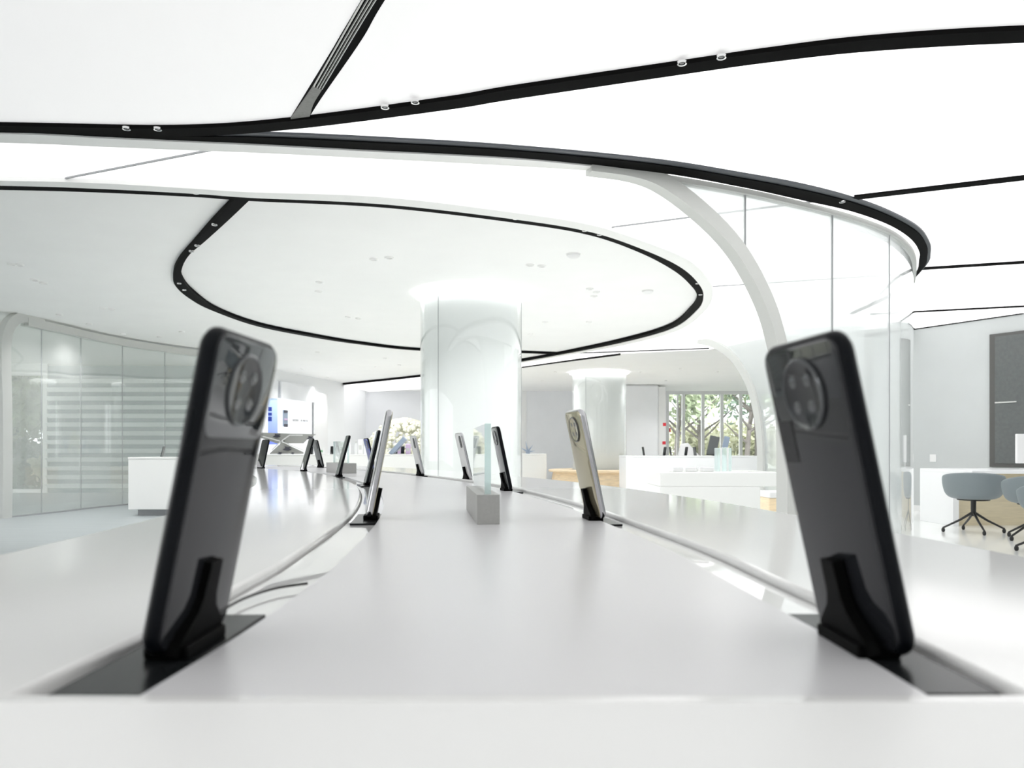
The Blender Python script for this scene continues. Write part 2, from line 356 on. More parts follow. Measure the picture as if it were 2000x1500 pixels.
# small ceiling downlights and sprinklers
dl = thing('recessed_downlight', 'tiny pale recessed downlight in the grey-white ceiling', 'downlight')
obj('rim', lathe(BM(), [(.03, .012), (.032, -.002), (.045, -.004), (.048, .012)], 20), 'lip', dl, smooth=True)
obj('lens', lathe(BM(), [(.03, .008), (.001, .006)], 20), 'white', dl)
DL = [(25, 521), (38, 522), (68, 551), (86, 557), (202, 606), (218, 608), (116, 618), (174, 636), (240, 655), (312, 661), (355, 651), (730, 511), (760, 508), (624, 555), (622, 573), (1035, 522), (1058, 524), (1152, 568), (1165, 574), (1160, 582), (1150, 632), (1065, 632), (1036, 655), (940, 565), (700, 625), (680, 622), (620, 690), (752, 702), (735, 719)]
ADDED_FAR_DL = [(1085, 728), (1250, 728), (1330, 722), (1400, 728), (1300, 745), (1060, 745), (590, 722), (640, 738), (780, 715)]  # extra downlights added to brighten the far zone
for i, (x, y) in enumerate(DL + ADDED_FAR_DL):
    s = dl if i == 0 else dup(dl); p = C(x, y); s.location = (p[0], p[1], CEIL + .018); s['group'] = 'tiny downlights in the grey-white ceiling'
for x, y in DL + ADDED_FAR_DL:
    if x < 400 and y > 640: continue
    p = C(x, y); ll = bpy.data.lights.new('downlight_lamp', 'SPOT'); ll.energy = DOWNLIGHT * (1.55 if p[1] > 12 else .75); ll.spot_size = math.radians(130); ll.spot_blend = .9; ll.shadow_soft_size = .12
    lo_ = bpy.data.objects.new('downlight_lamp', ll); LINK(lo_); lo_.location = (p[0], p[1], CEIL - .02)
sd = thing('smoke_detector', 'round white smoke detector inside the grey oval ceiling', 'smoke detector', (*C(1120, 502), CEIL + .03))
obj('body', lathe(BM(), [(.07, 0), (.07, -.02), (.045, -.038), (.001, -.042)], 28), 'white', sd, smooth=True)
obj('ring', lathe(BM(), [(.078, 0), (.078, -.006), (.071, -.007), (.071, 0)], 28), 'lip', sd)
sd2 = dup(sd); sd2.location = (*C(1265, 572), CEIL + .03); sd2['label'] = 'round white smoke detector nearest the right tip of the oval ceiling'
# ------------------------------------------------------------------ table
Lg = resample(cr([(-.205, .316), (-.2, .45), (-.203, .6), (-.207, .706), (-.24, 1.09), (-.29, 1.45), (-.365, 1.85), (-.46, 2.25), (-.577, 2.62), (-.70, 2.98), (-.86, 3.36), (-1.04, 3.7), (-1.25, 4.02), (-1.52, 4.28)], 12), 110)
Rg = resample(cr([(.212, .316), (.213, .42), (.207, .6), (.2, .8), (.17, 1.1), (.12, 1.5), (.003, 2.08), (-.14, 2.56), (-.364, 3.14), (-.64, 3.76), (-.93, 4.3), (-1.2, 4.68), (-1.52, 4.98)], 12), 110)
Lo = offs(Lg, -.285); Ro = offs(Rg, .28)
for i in range(14):       # near edges run straight back past the viewer
    pass
table = thing('display_table', 'long curving glossy white display table in the foreground', 'table', (0, 1.5, 0))
def lp(o): o.parent = table; o.matrix_parent_inverse = Matrix.Translation((0, -1.5, 0)); return o
endI = [Lg[-1].lerp(Rg[-1], t) for t in (.25, .5, .75)]; endO = [Lg[-1].lerp(Rg[-1], t) + Vector((-.34, .1)) for t in (.1, .5, .9)]
frI = [Rg[0].lerp(Lg[0], t) for t in [k / 8 for k in range(1, 8)]]
frO = []
for k in range(1, 8):
    a = k / 8 * math.pi; frO.append(Vector((.49 * math.cos(a), -.75 - .3 * math.sin(a))))
inner = Lg + endI + Rg[::-1] + frI; outer = Lo + endO + Ro[::-1] + frO
def inset(loop, d):
    n = len(loop); out = []
    for i in range(n):
        t = (loop[(i + 1) % n] - loop[i - 1]).normalized(); out.append(loop[i] + Vector((-t.y, t.x)) * d)
    return out
RT = TOP + .004
prof = []                  # inner edge fillet then top, outer rounded edge, side and return
prof.append((inset(inner, 0), TOP - .006))
for a in range(0, 91, 15): prof.append((inset(inner, .004 * (1 - math.cos(math.radians(a)))), RT - .004 + .004 * math.sin(math.radians(a))))
for a in range(90, -1, -15): prof.append((inset(outer, -.008 * (1 - math.cos(math.radians(a)))), RT - .008 + .008 * math.sin(math.radians(a))))
prof += [(outer, RT - .06), (inset(outer, -.09), RT - .07), (inset(outer, -.09), .0)]
bm = BM(); rings = [[bm.verts.new((p.x, p.y, z)) for p in lo] for lo, z in prof]
for a, b in zip(rings, rings[1:]):
    n = len(a)
    for i in range(n): bm.faces.new((a[i], b[i], b[(i + 1) % n], a[(i + 1) % n]))
lp(obj('table_surround', bm, 'ring'))
def between(A, B, z0, z1, m, name, bevel=0):
    bm = BM(); a = [[bm.verts.new((p.x, p.y, z)) for z in (z0, z1)] for p in A]; b = [[bm.verts.new((p.x, p.y, z)) for z in (z0, z1)] for p in B]
    for i in range(len(A) - 1):
        bm.faces.new((a[i][1], a[i + 1][1], b[i + 1][1], b[i][1])); bm.faces.new((a[i][0], b[i][0], b[i + 1][0], a[i + 1][0]))
        bm.faces.new((a[i][0], a[i + 1][0], a[i + 1][1], a[i][1])); bm.faces.new((b[i][0], b[i][1], b[i + 1][1], b[i + 1][0]))
    for e in (0, -1): bm.faces.new((a[e][0], a[e][1], b[e][1], b[e][0]))
    return lp(obj(name, bm, m, bevel=bevel))
between(offs(Lg, .0), offs(Rg, -.0), TOP - .03, TOP - .0062, 'gap', 'shadow_gap')
between(offs(Lg, .003), offs(Lg, .05), TOP - .0062, TOP - .003, 'strip', 'gloss_strip')
between(offs(Rg, -.05), offs(Rg, -.003), TOP - .0062, TOP - .003, 'strip', 'gloss_strip')
lp(obj('front_sheet', Box(-.47, .47, -.7, .302, RT + .0002, RT + .0012), 'sheet', bevel=.0004))
between(offs(Lg, .047), offs(Rg, -.036), TOP - .006, TOP, 'panel', 'centre_inlay')
# ------------------------------------------------------------------ phones
def rrect(w, h, r, n=8):
    out = []
    for cx, cy, a0 in ((w / 2 - r, h - r, 0), (-w / 2 + r, h - r, 90), (-w / 2 + r, r, 180), (w / 2 - r, r, 270)):
        for k in range(n + 1):
            a = math.radians(a0 + 90 * k / n); out.append((cx + r * math.cos(a), cy + r * math.sin(a)))
    return out
def slabx(bm, outline, x0, x1, rnd=0, seg=4, oy=0, oz=0):
    """outline in the y-z plane, from x0 to x1, edges rounded by rnd"""
    n = len(outline); cy = sum(p[0] for p in outline) / n; cz = sum(p[1] for p in outline) / n
    prof = []
    for k in range(seg + 1):
        a = math.pi / 2 * k / seg; prof.append((x0 + rnd * (1 - math.sin(a)), rnd * (1 - math.cos(a))))
    prof = prof[::-1] + [(x1 - (x - x0), i) for x, i in prof]
    rings = []
    for x, ins in prof:
        ring = []
        for i, (y, z) in enumerate(outline):
            ay, az = outline[i - 1]; by, bz = outline[(i + 1) % n]; ty, tz = by - ay, bz - az; l = math.hypot(ty, tz) or 1
            ring.append(bm.verts.new((x, y - tz / l * ins + oy, z + ty / l * ins + oz)))
        rings.append(ring)
    for a, b in zip(rings, rings[1:]):
        for i in range(n): bm.faces.new((a[i], a[(i + 1) % n], b[(i + 1) % n], b[i]))
    bm.faces.new(rings[0]); bm.faces.new(rings[-1]); return bm
def make_phone(body, back, cammod='round', seam=False):
    t = thing('smartphone', '', 'phone'); W, H, T = .0765, .164, .0088
    obj('body', slabx(BM(), rrect(W, H, .011), -T / 2, T / 2, .0038), body, t, smooth=True)
    obj('back_glass', slabx(BM(), rrect(W - .0045, H - .0045, .009), T / 2 - .001, T / 2 + .0005, .0012, oz=.00225), back, t, smooth=True)
    obj('screen', slabx(BM(), rrect(W - .005, H - .005, .009), -T / 2 - .0004, -T / 2 + .001, .0004, oz=.0025), 'screen', t, smooth=True)
    rot = Matrix.Rotation(math.pi / 2, 4, 'Y')
    if cammod == 'round':
        mx = Matrix.Translation((T / 2 + .0004, 0, H - .0285)) @ rot
        c = obj('camera_module', lathe(BM(), [(.0185, 0), (.0185, .0012), (.0175, .0019), (.0165, .0016), (.001, .0016)], 56, mx=mx), [back], t, smooth=True)
        obj('camera_ring', lathe(BM(), [(.0192, 0), (.0192, .0016), (.0183, .0022), (.0172, .002), (.0172, 0)], 56, mx=mx), 'lring', c, smooth=True)
        for y, z in ((.007, .007), (-.007, .007), (.007, -.007), (-.007, -.007)):
            mm = Matrix.Translation((T / 2 + .0018, y, H - .0285 + z)) @ rot
            obj('lens', lathe(BM(), [(.0034, 0), (.0034, .0003), (.0028, .0004), (.0001, .0003)], 24, mx=mm), 'lens', c, smooth=True)
    else:
        mx = None
        c = obj('camera_module', slabx(BM(), rrect(.022, .042, .008), T / 2, T / 2 + .002, .0008, oy=.018 if cammod == 'strip' else 0, oz=H - .052), 'lring', t, smooth=True)
        for k in range(3):
            mm = Matrix.Translation((T / 2 + .002, .018 if cammod == 'strip' else 0, H - .043 + k * .0125)) @ rot
            obj('lens', lathe(BM(), [(.0048, 0), (.0048, .0006), (.004, .0008), (.0001, .0004)], 24, mx=mm), 'lens', c, smooth=True)
    if seam:
        obj('upper_reflection', slabx(BM(), rrect(W - .006, .051, .008), T / 2 + .0003, T / 2 + .0009, .0003, oz=H - .054), 'pupper', t, smooth=True)  # mirror plate imitating the reflection across the upper third of the back
    for z, h in ((.105, .018), (.09, .009)):
        obj('side_button', Box(-.001, .001, -W / 2 - .0006, -W / 2 + .001, z, z + h), body, t, bevel=.0003)
    return t
def make_stand(plate_l=.16, plate_w=.042):
    t = thing('phone_stand', '', 'phone stand')
    obj('base_plate', Box(-plate_w / 2, plate_w / 2, -plate_l / 2, plate_l / 2, 0, .0032), 'plate', t, bevel=.0006)
    b = BM(); box(b, -.006, .016, -.026, .026, .0032, .0095)      # clamp foot the phone stands in
    mx = Matrix.Translation((.0062, 0, .006)) @ Matrix.Rotation(math.radians(12), 4, 'Y')
    prism_pts = [(-.030, 0), (.030, 0), (.027, .007), (.012, .019), (.0085, .026), (.0075, .045), (-.0075, .045), (-.0085, .026), (-.012, .019), (-.027, .007)]
    q = BM(); slabx(q, prism_pts, 0, .006)
    for v in q.verts: v.co = mx @ v.co
    obj('clamp_foot', b, 'bracket', t, bevel=.001); obj('back_arm', q, 'bracket', t, bevel=.0006)
    return t
kinds = {'black': make_phone('pblack', 'pback'), 'blackb': make_phone('pblack', 'pback', 'round', True), 'gold': make_phone('psilver', 'pgold'), 'silver': make_phone('psilver', 'pgold', 'strip'),
         'grey': make_phone('pblack', 'pgrey', 'strip'), 'white': make_phone('psilver', 'pwhite', 'strip'), 'blue': make_phone('pblack', 'pblue', 'strip'), 'slim': make_phone('pblack', 'pgrey', 'round')}
used = set(); stand0 = make_stand(); used_s = []
def tangent(P, p):
    i = min(range(len(P)), key=lambda k: (P[k] - p).length); return (P[min(i + 1, len(P) - 1)] - P[max(i - 1, 0)]).normalized()
def put_phone(kind, side, p, lean, label, yaw=None, slabel=None, group='phones standing along the table', plate_yaw=None, zb=None, dx=.0):
    base = kinds[kind]; o = base if kind not in used else dup(base); used.add(kind)
    p = Vector(p); t = tangent(Lg if side < 0 else Rg, p); ty = math.atan2(-t.x, t.y)
    y = ty if yaw is None else yaw
    rz = y if side < 0 else y + math.pi
    o.location = (p.x, p.y, TOP + .0035 if zb is None else zb); o.rotation_euler = (0, math.radians(lean), rz)
    o['label'] = label; o['group'] = group
    if slabel:
        s = stand0 if not used_s else dup(stand0); used_s.append(1)
        q = p + Vector((math.cos(y), math.sin(y))) * dx * (-side)
        s.location = (q.x, q.y, TOP - .0032); s.rotation_euler = (0, 0, (ty if plate_yaw is None else plate_yaw) + (0 if side < 0 else math.pi)); s['label'] = slabel; s['group'] = 'stands under the phones'
    return o
R_ = math.radians
put_phone('blackb', -1, (-.1729, .4060), 11.5, 'largest black phone at left, leaning right, seen from its back', yaw=R_(-4.7), slabel='black plate and clamp under the big left foreground phone', zb=TOP + .0035, plate_yaw=0, dx=-.004)
put_phone('black', 1, (.1882, .4081), 12.9, 'largest black phone at right with round camera, leaning left', yaw=R_(8.6), slabel='black plate and clamp under the big right foreground phone', zb=TOP + .0025, plate_yaw=0, dx=.0)
put_phone('silver', -1, (-.219, 1.17), 11, 'silver-edged phone standing on the black plate left of the centre', slabel='black plate and clamp under the silver-edged phone left of centre', yaw=R_(12))
put_phone('gold', 1, (.126, 1.155), 12, 'champagne gold phone with round camera, right of the centre', yaw=R_(13), slabel='black plate and clamp under the champagne gold phone')
put_phone('slim', 1, (-.010, 1.97), 12, 'black phone just right of the clear acrylic block', slabel='clamp under the black phone right of the acrylic block')
put_phone('slim', -1, (-.437, 2.30), 13, 'thin dark phone directly behind the silver-edged phone', slabel='clamp under the thin dark phone behind the silver-edged one')
put_phone('white', 1, (-.150, 2.66), 13, 'white phone half hidden behind the clear acrylic block', slabel='clamp under the white phone behind the acrylic block')
put_phone('grey', -1, (-.69, 3.04), 15, 'dark grey phone left of the small rear acrylic block', slabel='clamp under the dark grey phone left of the rear block')
put_phone('white', 1, (-.372, 3.15), 13, 'white phone standing at the foot of the glass column, left side', slabel='clamp under the white phone left of the column')
put_phone('blue', 1, (-.69, 3.83), 14, 'deep blue phone behind the small rear acrylic block', slabel='clamp under the deep blue phone')
put_phone('grey', -1, (-1.03, 3.78), 16, 'dark grey phone forming the left side of the inverted V of two phones', slabel='clamp under the left phone of the inverted V')
put_phone('grey', 1, (-1.13, 4.55), 14, 'dark grey phone forming the right side of the inverted V of two phones', slabel='clamp under the right phone of the inverted V')
put_phone('grey', -1, (-1.42, 4.33), 13, 'dark grey phone farthest left on the table, below the crossing white lines', slabel='clamp under the phone farthest left on the table')
# sticker on the right phone
bigR = kinds['black']
obj('sticker', slabx(BM(), rrect(.014, .024, .001), .0049, .0053, .0001, oy=-.0268, oz=.098), 'label', bigR)
# charging cable
cb = [Vector((*C(x, y, TOP + .001), TOP + .0012)) for x, y in ((398, 1228), (430, 1196), (480, 1168), (540, 1149), (600, 1140))]
tag(obj('charging_cable', tube(BM(), cr(cb, 8), .0011, 8), 'cable', smooth=True), 'thin black cable curving away behind the big left phone', 'cable')
# ------------------------------------------------------------------ acrylic blocks
def acrylic(label, a, b, w, h, gh, sx=0):
    a = Vector(a); b = Vector(b); d = (b - a); L = d.length
    t = thing('acrylic_sign_holder', label, 'sign holder', (a.x, a.y, TOP), math.atan2(-d.x, d.y))
    obj('metal_base', Box(-w / 2, w / 2, 0, L, 0, h), 'block', t, bevel=.0006)
    g = obj('clear_plate', Box(-.0045, .0045, .012, L - .012, h, h + gh), 'gclear', t, bevel=.0006)
    obj('polished_edge', Box(-.0045, .0045, .0105, .0119, h, h + gh), 'gedge', g)
    obj('polished_edge', Box(-.0045, .0045, L - .0119, L - .0105, h, h + gh), 'gedge', g)
    return t
acrylic('clear acrylic plate on a grey metal block in the middle of the table', (-.033, 1.075), (-.064, 1.345), .032, .0415, .1)
acrylic('small grey block with a clear plate far back near the blue phone', (-.727, 3.42), (-.85, 3.66), .07, .045, .1)
# ------------------------------------------------------------------ glass partitions
def arch_partition(name, label, base, arch_px, glassm, seams, zfloor=0.0, fw=.11, fd=.11, post_px=None, rail=True, gcut=None):
    """curved glass wall on plan curve `base`; arch_px are measured (px,py) of the end frame centre line"""
    t = thing(name, label, 'glass wall', (base[0].x, base[0].y, 0))
    def k(o): o.parent = t; o.matrix_parent_inverse = Matrix.Translation(t.location).inverted(); return o
    P3 = []
    for px, py in arch_px:
        h = hit(px, base); P3.append(Vector((h.x, h.y, zat(py, h.y))))
    P3 = cr(P3, 8); P3[-1].z = 0
    for p in P3: p.z = min(p.z, CEIL - .01)
    bm = BM(); prev = None
    for i, p in enumerate(P3):
        tt = (P3[min(i + 1, len(P3) - 1)] - P3[max(i - 1, 0)]).normalized()
        bi = tangent(base, Vector((p.x, p.y))); nn = Vector((bi.y, -bi.x, 0)); inn = tt.cross(nn).normalized()
        r = [bm.verts.new(p + nn * a * fd / 2 + inn * b * fw / 2) for a, b in ((-1, -1), (1, -1), (1, 1), (-1, 1))]
        if prev:
            for q in range(4): bm.faces.new((prev[q], prev[(q + 1) % 4], r[(q + 1) % 4], r[q]))
        else: bm.faces.new(r)
        prev = r
    bm.faces.new(prev); k(obj('end_frame', bm, 'frame', smooth=True))
    return t, P3, k
PB = resample(cr([C(1150, 321), C(1280, 338), C(1451, 368), C(1565, 394), C(1662, 420), C(1736, 449), C(1773, 480), C(1783, 510), C(1781, 545)], 12), 130)
rp, arch3, keep = arch_partition('glass_partition', 'tall curved milky glass wall with arched grey frame at right', PB,
    [(1150, 321), (1190, 327), (1280, 352), (1370, 417), (1438, 490), (1488, 580), (1515, 662), (1530, 750), (1536, 850), (1536, 1133)], 'gpart', None)
def zlow(base, p, P3):
    """height of the frame over plan point p (0 beyond the post)"""
    best = min(P3, key=lambda q: (q.x - p.x) ** 2 + (q.y - p.y) ** 2)
    post = P3[-1]
    i = min(range(len(base)), key=lambda k: (base[k] - p).length); j = min(range(len(base)), key=lambda k: (base[k] - Vector((post.x, post.y))).length)
    return 0.0 if i >= j else best.z
def panes(base, P3, seams_px, m, keep, z1=CEIL - .03, start=0, t=.012, far=None, name='glass_pane'):
    idx = [min(range(len(base)), key=lambda k: (base[k] - hit(px, base)).length) for px in seams_px]
    idx = [start] + idx + [len(base) - 1 if far is None else far]
    for a, b in zip(idx, idx[1:]):
        if b - a < 1: continue
        bm = BM(); ns = normals(base); rows = []
        for i in range(a, b + 1):
            p = base[i]; zl = zlow(base, p, P3)
            sh = .004 if i == a else (-.004 if i == b else 0); tg = Vector((-ns[i].y, ns[i].x))
            q0 = p + tg * sh - ns[i] * t / 2; q1 = p + tg * sh + ns[i] * t / 2
            zt = max(z1, zl + .01)
            rows.append([bm.verts.new(v) for v in ((q0.x, q0.y, zl), (q0.x, q0.y, zt), (q1.x, q1.y, zt), (q1.x, q1.y, zl))])
        for r0, r1 in zip(rows, rows[1:]):
            for q in range(4): bm.faces.new((r0[q], r0[(q + 1) % 4], r1[(q + 1) % 4], r1[q]))
        bm.faces.new(rows[0]); bm.faces.new(rows[-1]); keep(obj(name, bm, m, smooth=True))
panes(PB, arch3, [1455, 1625, 1736], 'gpart', keep)
i0 = min(range(len(PB)), key=lambda k: (PB[k] - hit(1300, PB)).length)
keep(obj('top_rail', ribbon(BM(), PB[i0:], -.035, .035, CEIL - .05, CEIL - .012), 'frame'))
for px in (1455, 1625, 1736):
    h = hit(px, PB); z = zlow(PB, h, arch3)
    keep(obj('pane_joint', Box(h.x - .005, h.x + .005, h.y - .012, h.y + .012, z, CEIL - .05), 'seam'))
# second arch further back
PB2 = resample(cr([C(1365, 665), C(1420, 657), C(1480, 646), (4.35, 12.6), (5.0, 12.3), (5.6, 12.2)], 12), 60)
rp2, arch4, keep2 = arch_partition('glass_partition', 'smaller arched glass wall seen through the big arch, further back', PB2,
    [(1366, 665), (1400, 674), (1436, 700), (1464, 745), (1479, 795), (1487, 850), (1489, 900), (1489, 950), (1489, 1000)], 'gpart', None, fw=.12, fd=.12)
panes(PB2, arch4, [], 'gpart', keep2)
# left partition
PL = resample(cr([(-7.75, 10.6), (-7.42, 11.2), (-7.23, 12.2), (-7.16, 12.95), (-6.98, 13.85), (-6.62, 14.75), (-6.2, 15.5), (-5.75, 16.2)], 12), 110)
rl, arch5, keep3 = arch_partition('glass_partition', 'curved glass wall with rounded grey frame at far left', PL,
    [(80, 634), (45, 620), (22, 628), (9, 655), (6, 700), (8, 780), (9, 900), (8, 1010)], 'gleft', None, fw=.15, fd=.13)
st = min(range(len(PL)), key=lambda k: (PL[k] - hit(12, PL)).length)
panes(PL, arch5[-3:-2] + [arch5[-1]], [81, 158, 239, 322], 'gleft', keep3, start=st, z1=CEIL - .1)
it = min(range(len(PL)), key=lambda k: (PL[k] - hit(48, PL)).length)
keep3(obj('top_rail', ribbon(BM(), PL[it:], -.07, .07, CEIL - .13, CEIL - .01), 'frame'))
for px in (81, 158, 239, 322):
    h = hit(px, PL); keep3(obj('pane_joint', Box(h.x - .004, h.x + .004, h.y - .008, h.y + .008, 0, CEIL - .13), 'seam'))
keep3(obj('floor_channel', ribbon(BM(), PL[st:], -.02, .02, 0, .03), 'seam'))
# ------------------------------------------------------------------ louvred stand-in for blinds reflected in the left glass; windows at left
lv = thing('reflected_louvre', 'horizontal slatted grey louvre screen behind the left glass wall, standing in for reflected blinds', 'louvre screen', (-9.2, 18, 0))
b = Box(-1.75, 2.1, .05, .08, 0.0, 2.98); obj('backing_board', b, 'louvregap', lv)
for k in range(13):
    z = .16 + k * .205
    mx = Matrix.Translation((.17, 0, z)) @ Matrix.Rotation(math.radians(-62), 4, 'X')
    obj('slat', Box(-1.9, 1.95, -.055, .055, -.006, .006, mx=mx), 'louvre', lv, bevel=.003)
struct('window_1', box(box(box(Box(-14, -10.9, 18, 18.1, 0, .08), -14, -10.9, 18, 18.1, 2.75, 3.05), -12.5, -12.42, 18, 18.1, .08, 2.75), -11, -10.9, 18, 18.1, .08, 2.75), 'framel')
wo = bpy.data.objects['window_1']; obj('pane', Box(-14, -10.95, 18.04, 18.05, .08, 2.75), 'gclear', wo)
# ------------------------------------------------------------------ columns
def column(label, x, y, r, hh, rod=.66):
    t = thing('glass_clad_column', label, 'column', (x, y, 0))
    obj('core', lathe(BM(), [(r * .93, 0), (r * .93, CEIL)], 72), 'colcore', t, smooth=True)
    for k in range(3):
        a0 = math.radians(-97 - 28 + k * 120); n = 30; bm = BM(); rows = []
        for i in range(n + 1):
            a = a0 + math.radians(119.2) * i / n
            rows.append([bm.verts.new((rr * math.cos(a), rr * math.sin(a), z)) for rr, z in ((r, 0), (r, CEIL), (r - .012, CEIL), (r - .012, 0))])
        for u, v in zip(rows, rows[1:]):
            for q in range(4): bm.faces.new((u[q], u[(q + 1) % 4], v[(q + 1) % 4], v[q]))
        bm.faces.new(rows[0]); bm.faces.new(rows[-1]); obj('glass_cladding', bm, 'gcol', t, smooth=True)
        a = a0; obj('glass_joint', Box(-.004, .004, -.004, .004, 0, CEIL, mx=Matrix.Translation((r * math.cos(a), r * math.sin(a), 0))), 'seam', t)
    obj('light_ring', lathe(BM(), [(r + .01, CEIL + .01), (r + .01, CEIL - .025), (r + .07, CEIL - .02), (r + .07, CEIL + .01), (r + .01, CEIL + .01)], 72), 'halo', t, smooth=True)
    return t
column('large round glass-clad column with glowing ring at its head', *[C(920, 579)[0], C(920, 579)[1] - .0], .655, 0)
column('smaller glass-clad column further back above the oak bench', C(1170, 729)[0], C(1170, 729)[1], .70, 0)
cx, cy = C(1170, 729)
bn = thing('round_bench', 'pale oak bench ringing the smaller far column', 'bench', (cx, cy, 0))
obj('seat', lathe(BM(), [(.78, .44), (.78, .5), (1.3, .5), (1.32, .48), (1.3, .44), (.78, .44)], 64), 'wood', bn, smooth=True)
obj('skirt', lathe(BM(), [(.8, 0), (.8, .44), (1.2, .44), (1.28, 0.0)], 64), 'wood', bn, smooth=True)
# ------------------------------------------------------------------ counters
def counter(label, x0, x1, y0, y1, top=.9, m='counter', plinth=.06, name='display_counter'):
    t = thing(name, label, 'counter', ((x0 + x1) / 2, (y0 + y1) / 2, 0)); w = (x1 - x0) / 2; d = (y1 - y0) / 2
    obj('body', Box(-w, w, -d, d, plinth, top - .03), m, t, bevel=.01)
    obj('countertop', Box(-w - .003, w + .003, -d - .003, d + .003, top - .03, top), m, t, bevel=.004)
    obj('plinth', Box(-w + .1, w - .1, -d + .1, d - .1, 0, plinth), 'seam', t)
    return t
counter('white block counter on the grey floor left of the big phone', -5.8, -4.35, 11.6, 12.5, .892, plinth=.10)
counter('long white counter at the far left below the backlit wall', -6.05, -2.0, 17.6, 18.4)
counter('white counter right of the big column, far back', .27, .9, 20, 21, .9)
counter('long white counter below the windows, far right', 2.08, 4.62, 14, 14.9, .895, 'counterw')
nc = thing('display_counter', 'nearer white counter under the arch with a clear stand on it', 'counter', (2.1, 8.4, 0))
obj('body', Box(-.56, .49, -.4, .4, .05, .62), 'counter', nc, bevel=.01); obj('countertop', Box(-.56, .66, -.4, .4, .62, .77), 'counter', nc, bevel=.01); obj('plinth', Box(-.46, .39, -.3, .3, 0, .05), 'seam', nc)
ws = thing('wooden_stool', 'small oak block stool beside the arch post', 'stool', (3.22, 9.4, 0))
obj('body', Box(-.14, .3, -.2, .2, 0, .42), 'wood', ws, bevel=.01); obj('cushion', Box(-.14, .3, -.2, .2, .42, .5), 'white', ws, bevel=.02, seg=3)
# ------------------------------------------------------------------ small phones elsewhere
def mini(label, x, y, z, lean, rz, kind, s=1, group='small far phones on the white counters'):
    o = dup(kinds[kind]); o.location = (x, y, z); o.rotation_euler = (0, math.radians(lean), rz); o['label'] = label; o['group'] = group; o.scale = (s, s, s); return o
mini('black phone alone on the left block counter', -5.36, 11.75, .895, 14, 0, 'slim', group='phones on the left block counter')
mini('pale phone on the left block counter leaning to the right', -5.09, 11.8, .895, 14, .35, 'white', group='phones on the left block counter')
mini('pale phone on the left block counter leaning to the left', -4.86, 11.8, .895, 14, math.pi - .2, 'white', group='phones on the left block counter')
for px, k, lb in ((1258, 'slim', 'tiny black phone farthest left on the counter below the windows'), (1297, 'slim', 'tiny black phone in front of the white pillar edge'), (1311, 'black', 'tiny black phone beside the tree trunk in the window'), (1339, 'slim', 'tiny black phone left of the white tent card'), (1358, 'slim', 'tiny black phone right of the white tent card')):
    mini(lb, (px - 1000) / F * 14.3, 14.3, .898, 10, random.choice((.5, -.6)) + (math.pi if px in (1258, 1311, 1358) else 0), k)
for px, k, lb in ((648, 'slim', 'tiny dark phone on the far left counter below the white pillar'), (607, 'black', 'tiny black phone at the foot of the crossing white lines'), (732, 'black', 'tiny black phone behind the silver-edged phone, far counter'), (786, 'slim', 'tiny black phone right of the slate panel, far counter'), (773, 'white', 'tiny pale phone beside the white flowers')):
    mini(lb, (px - 1000) / F * 18.0, 18.0, .903, 8, 1.3, k, 1.15)
# tent, tablet screen, stand
tt = BM(); prism(tt, [(-.17, -.05), (.17, -.05), (.06, .0), (0, .02), (-.08, 0)], 0, .01)
tn = thing('tent_card', 'white folded tent card on the counter below the windows', 'card', (3.33, 14.62, .896))
bm = BM(); v = [bm.verts.new(p) for p in ((-.16, -.06, 0), (.22, -.06, 0), (.02, 0, .24), (-.12, 0, .22), (-.16, .06, 0), (.22, .06, 0))]
for f in ((0, 1, 2, 3), (4, 3, 2, 5), (0, 3, 4), (1, 5, 2)): bm.faces.new([v[i] for i in f])
obj('folded_sheet', bm, 'white', tn, solid=.004)
tb = thing('tablet_display', 'large dark tablet standing upright on the counter below the windows', 'tablet', (3.68, 14.2, .903))
mx = Matrix.Rotation(math.radians(12), 4, 'Y')
obj('screen', Box(-.09, .09, -.008, .008, 0, .36, mx=mx), 'pgrey', tb, bevel=.004); obj('foot', Box(-.08, .08, -.05, .05, 0, .012), 'pblack', tb)
dp = thing('clear_plinth', 'clear display plinth carrying a grey tablet on the nearer counter', 'display stand', (2.28, 8.3, .773))
obj('clear_box', Box(-.075, .075, -.07, .07, 0, .25), 'gedge', dp, bevel=.006); obj('front_fin', Box(-.05, -.03, -.075, -.07, 0, .25), 'white', dp)
obj('front_fin', Box(.02, .04, -.075, -.07, 0, .25), 'white', dp)
gt = thing('grey_tablet', 'small grey tablet tilted on top of the clear plinth', 'tablet', (2.30, 8.3, 1.024))
obj('screen', Box(-.03, .03, -.005, .005, 0, .125, mx=mx), 'slate', gt, bevel=.002); obj('foot', Box(-.03, .03, -.02, .02, 0, .005), 'white', gt)
# accessories on the nearer counter
for i, (x, lb) in enumerate(((1.75, 'flat white box at the left end of the nearer counter'), (1.92, 'flat white box in the middle of the nearer counter'), (2.08, 'flat white box next to the clear plinth'))):
    a = thing('product_box', lb, 'box', (x, 8.2, .773), random.uniform(-.5, .5), 'white boxes on the nearer counter')
    obj('tray', Box(-.06, .06, -.05, .05, 0, .03), 'white', a, bevel=.004); obj('lid', Box(-.062, .062, -.052, .052, .03, .045), 'counterw', a, bevel=.004)
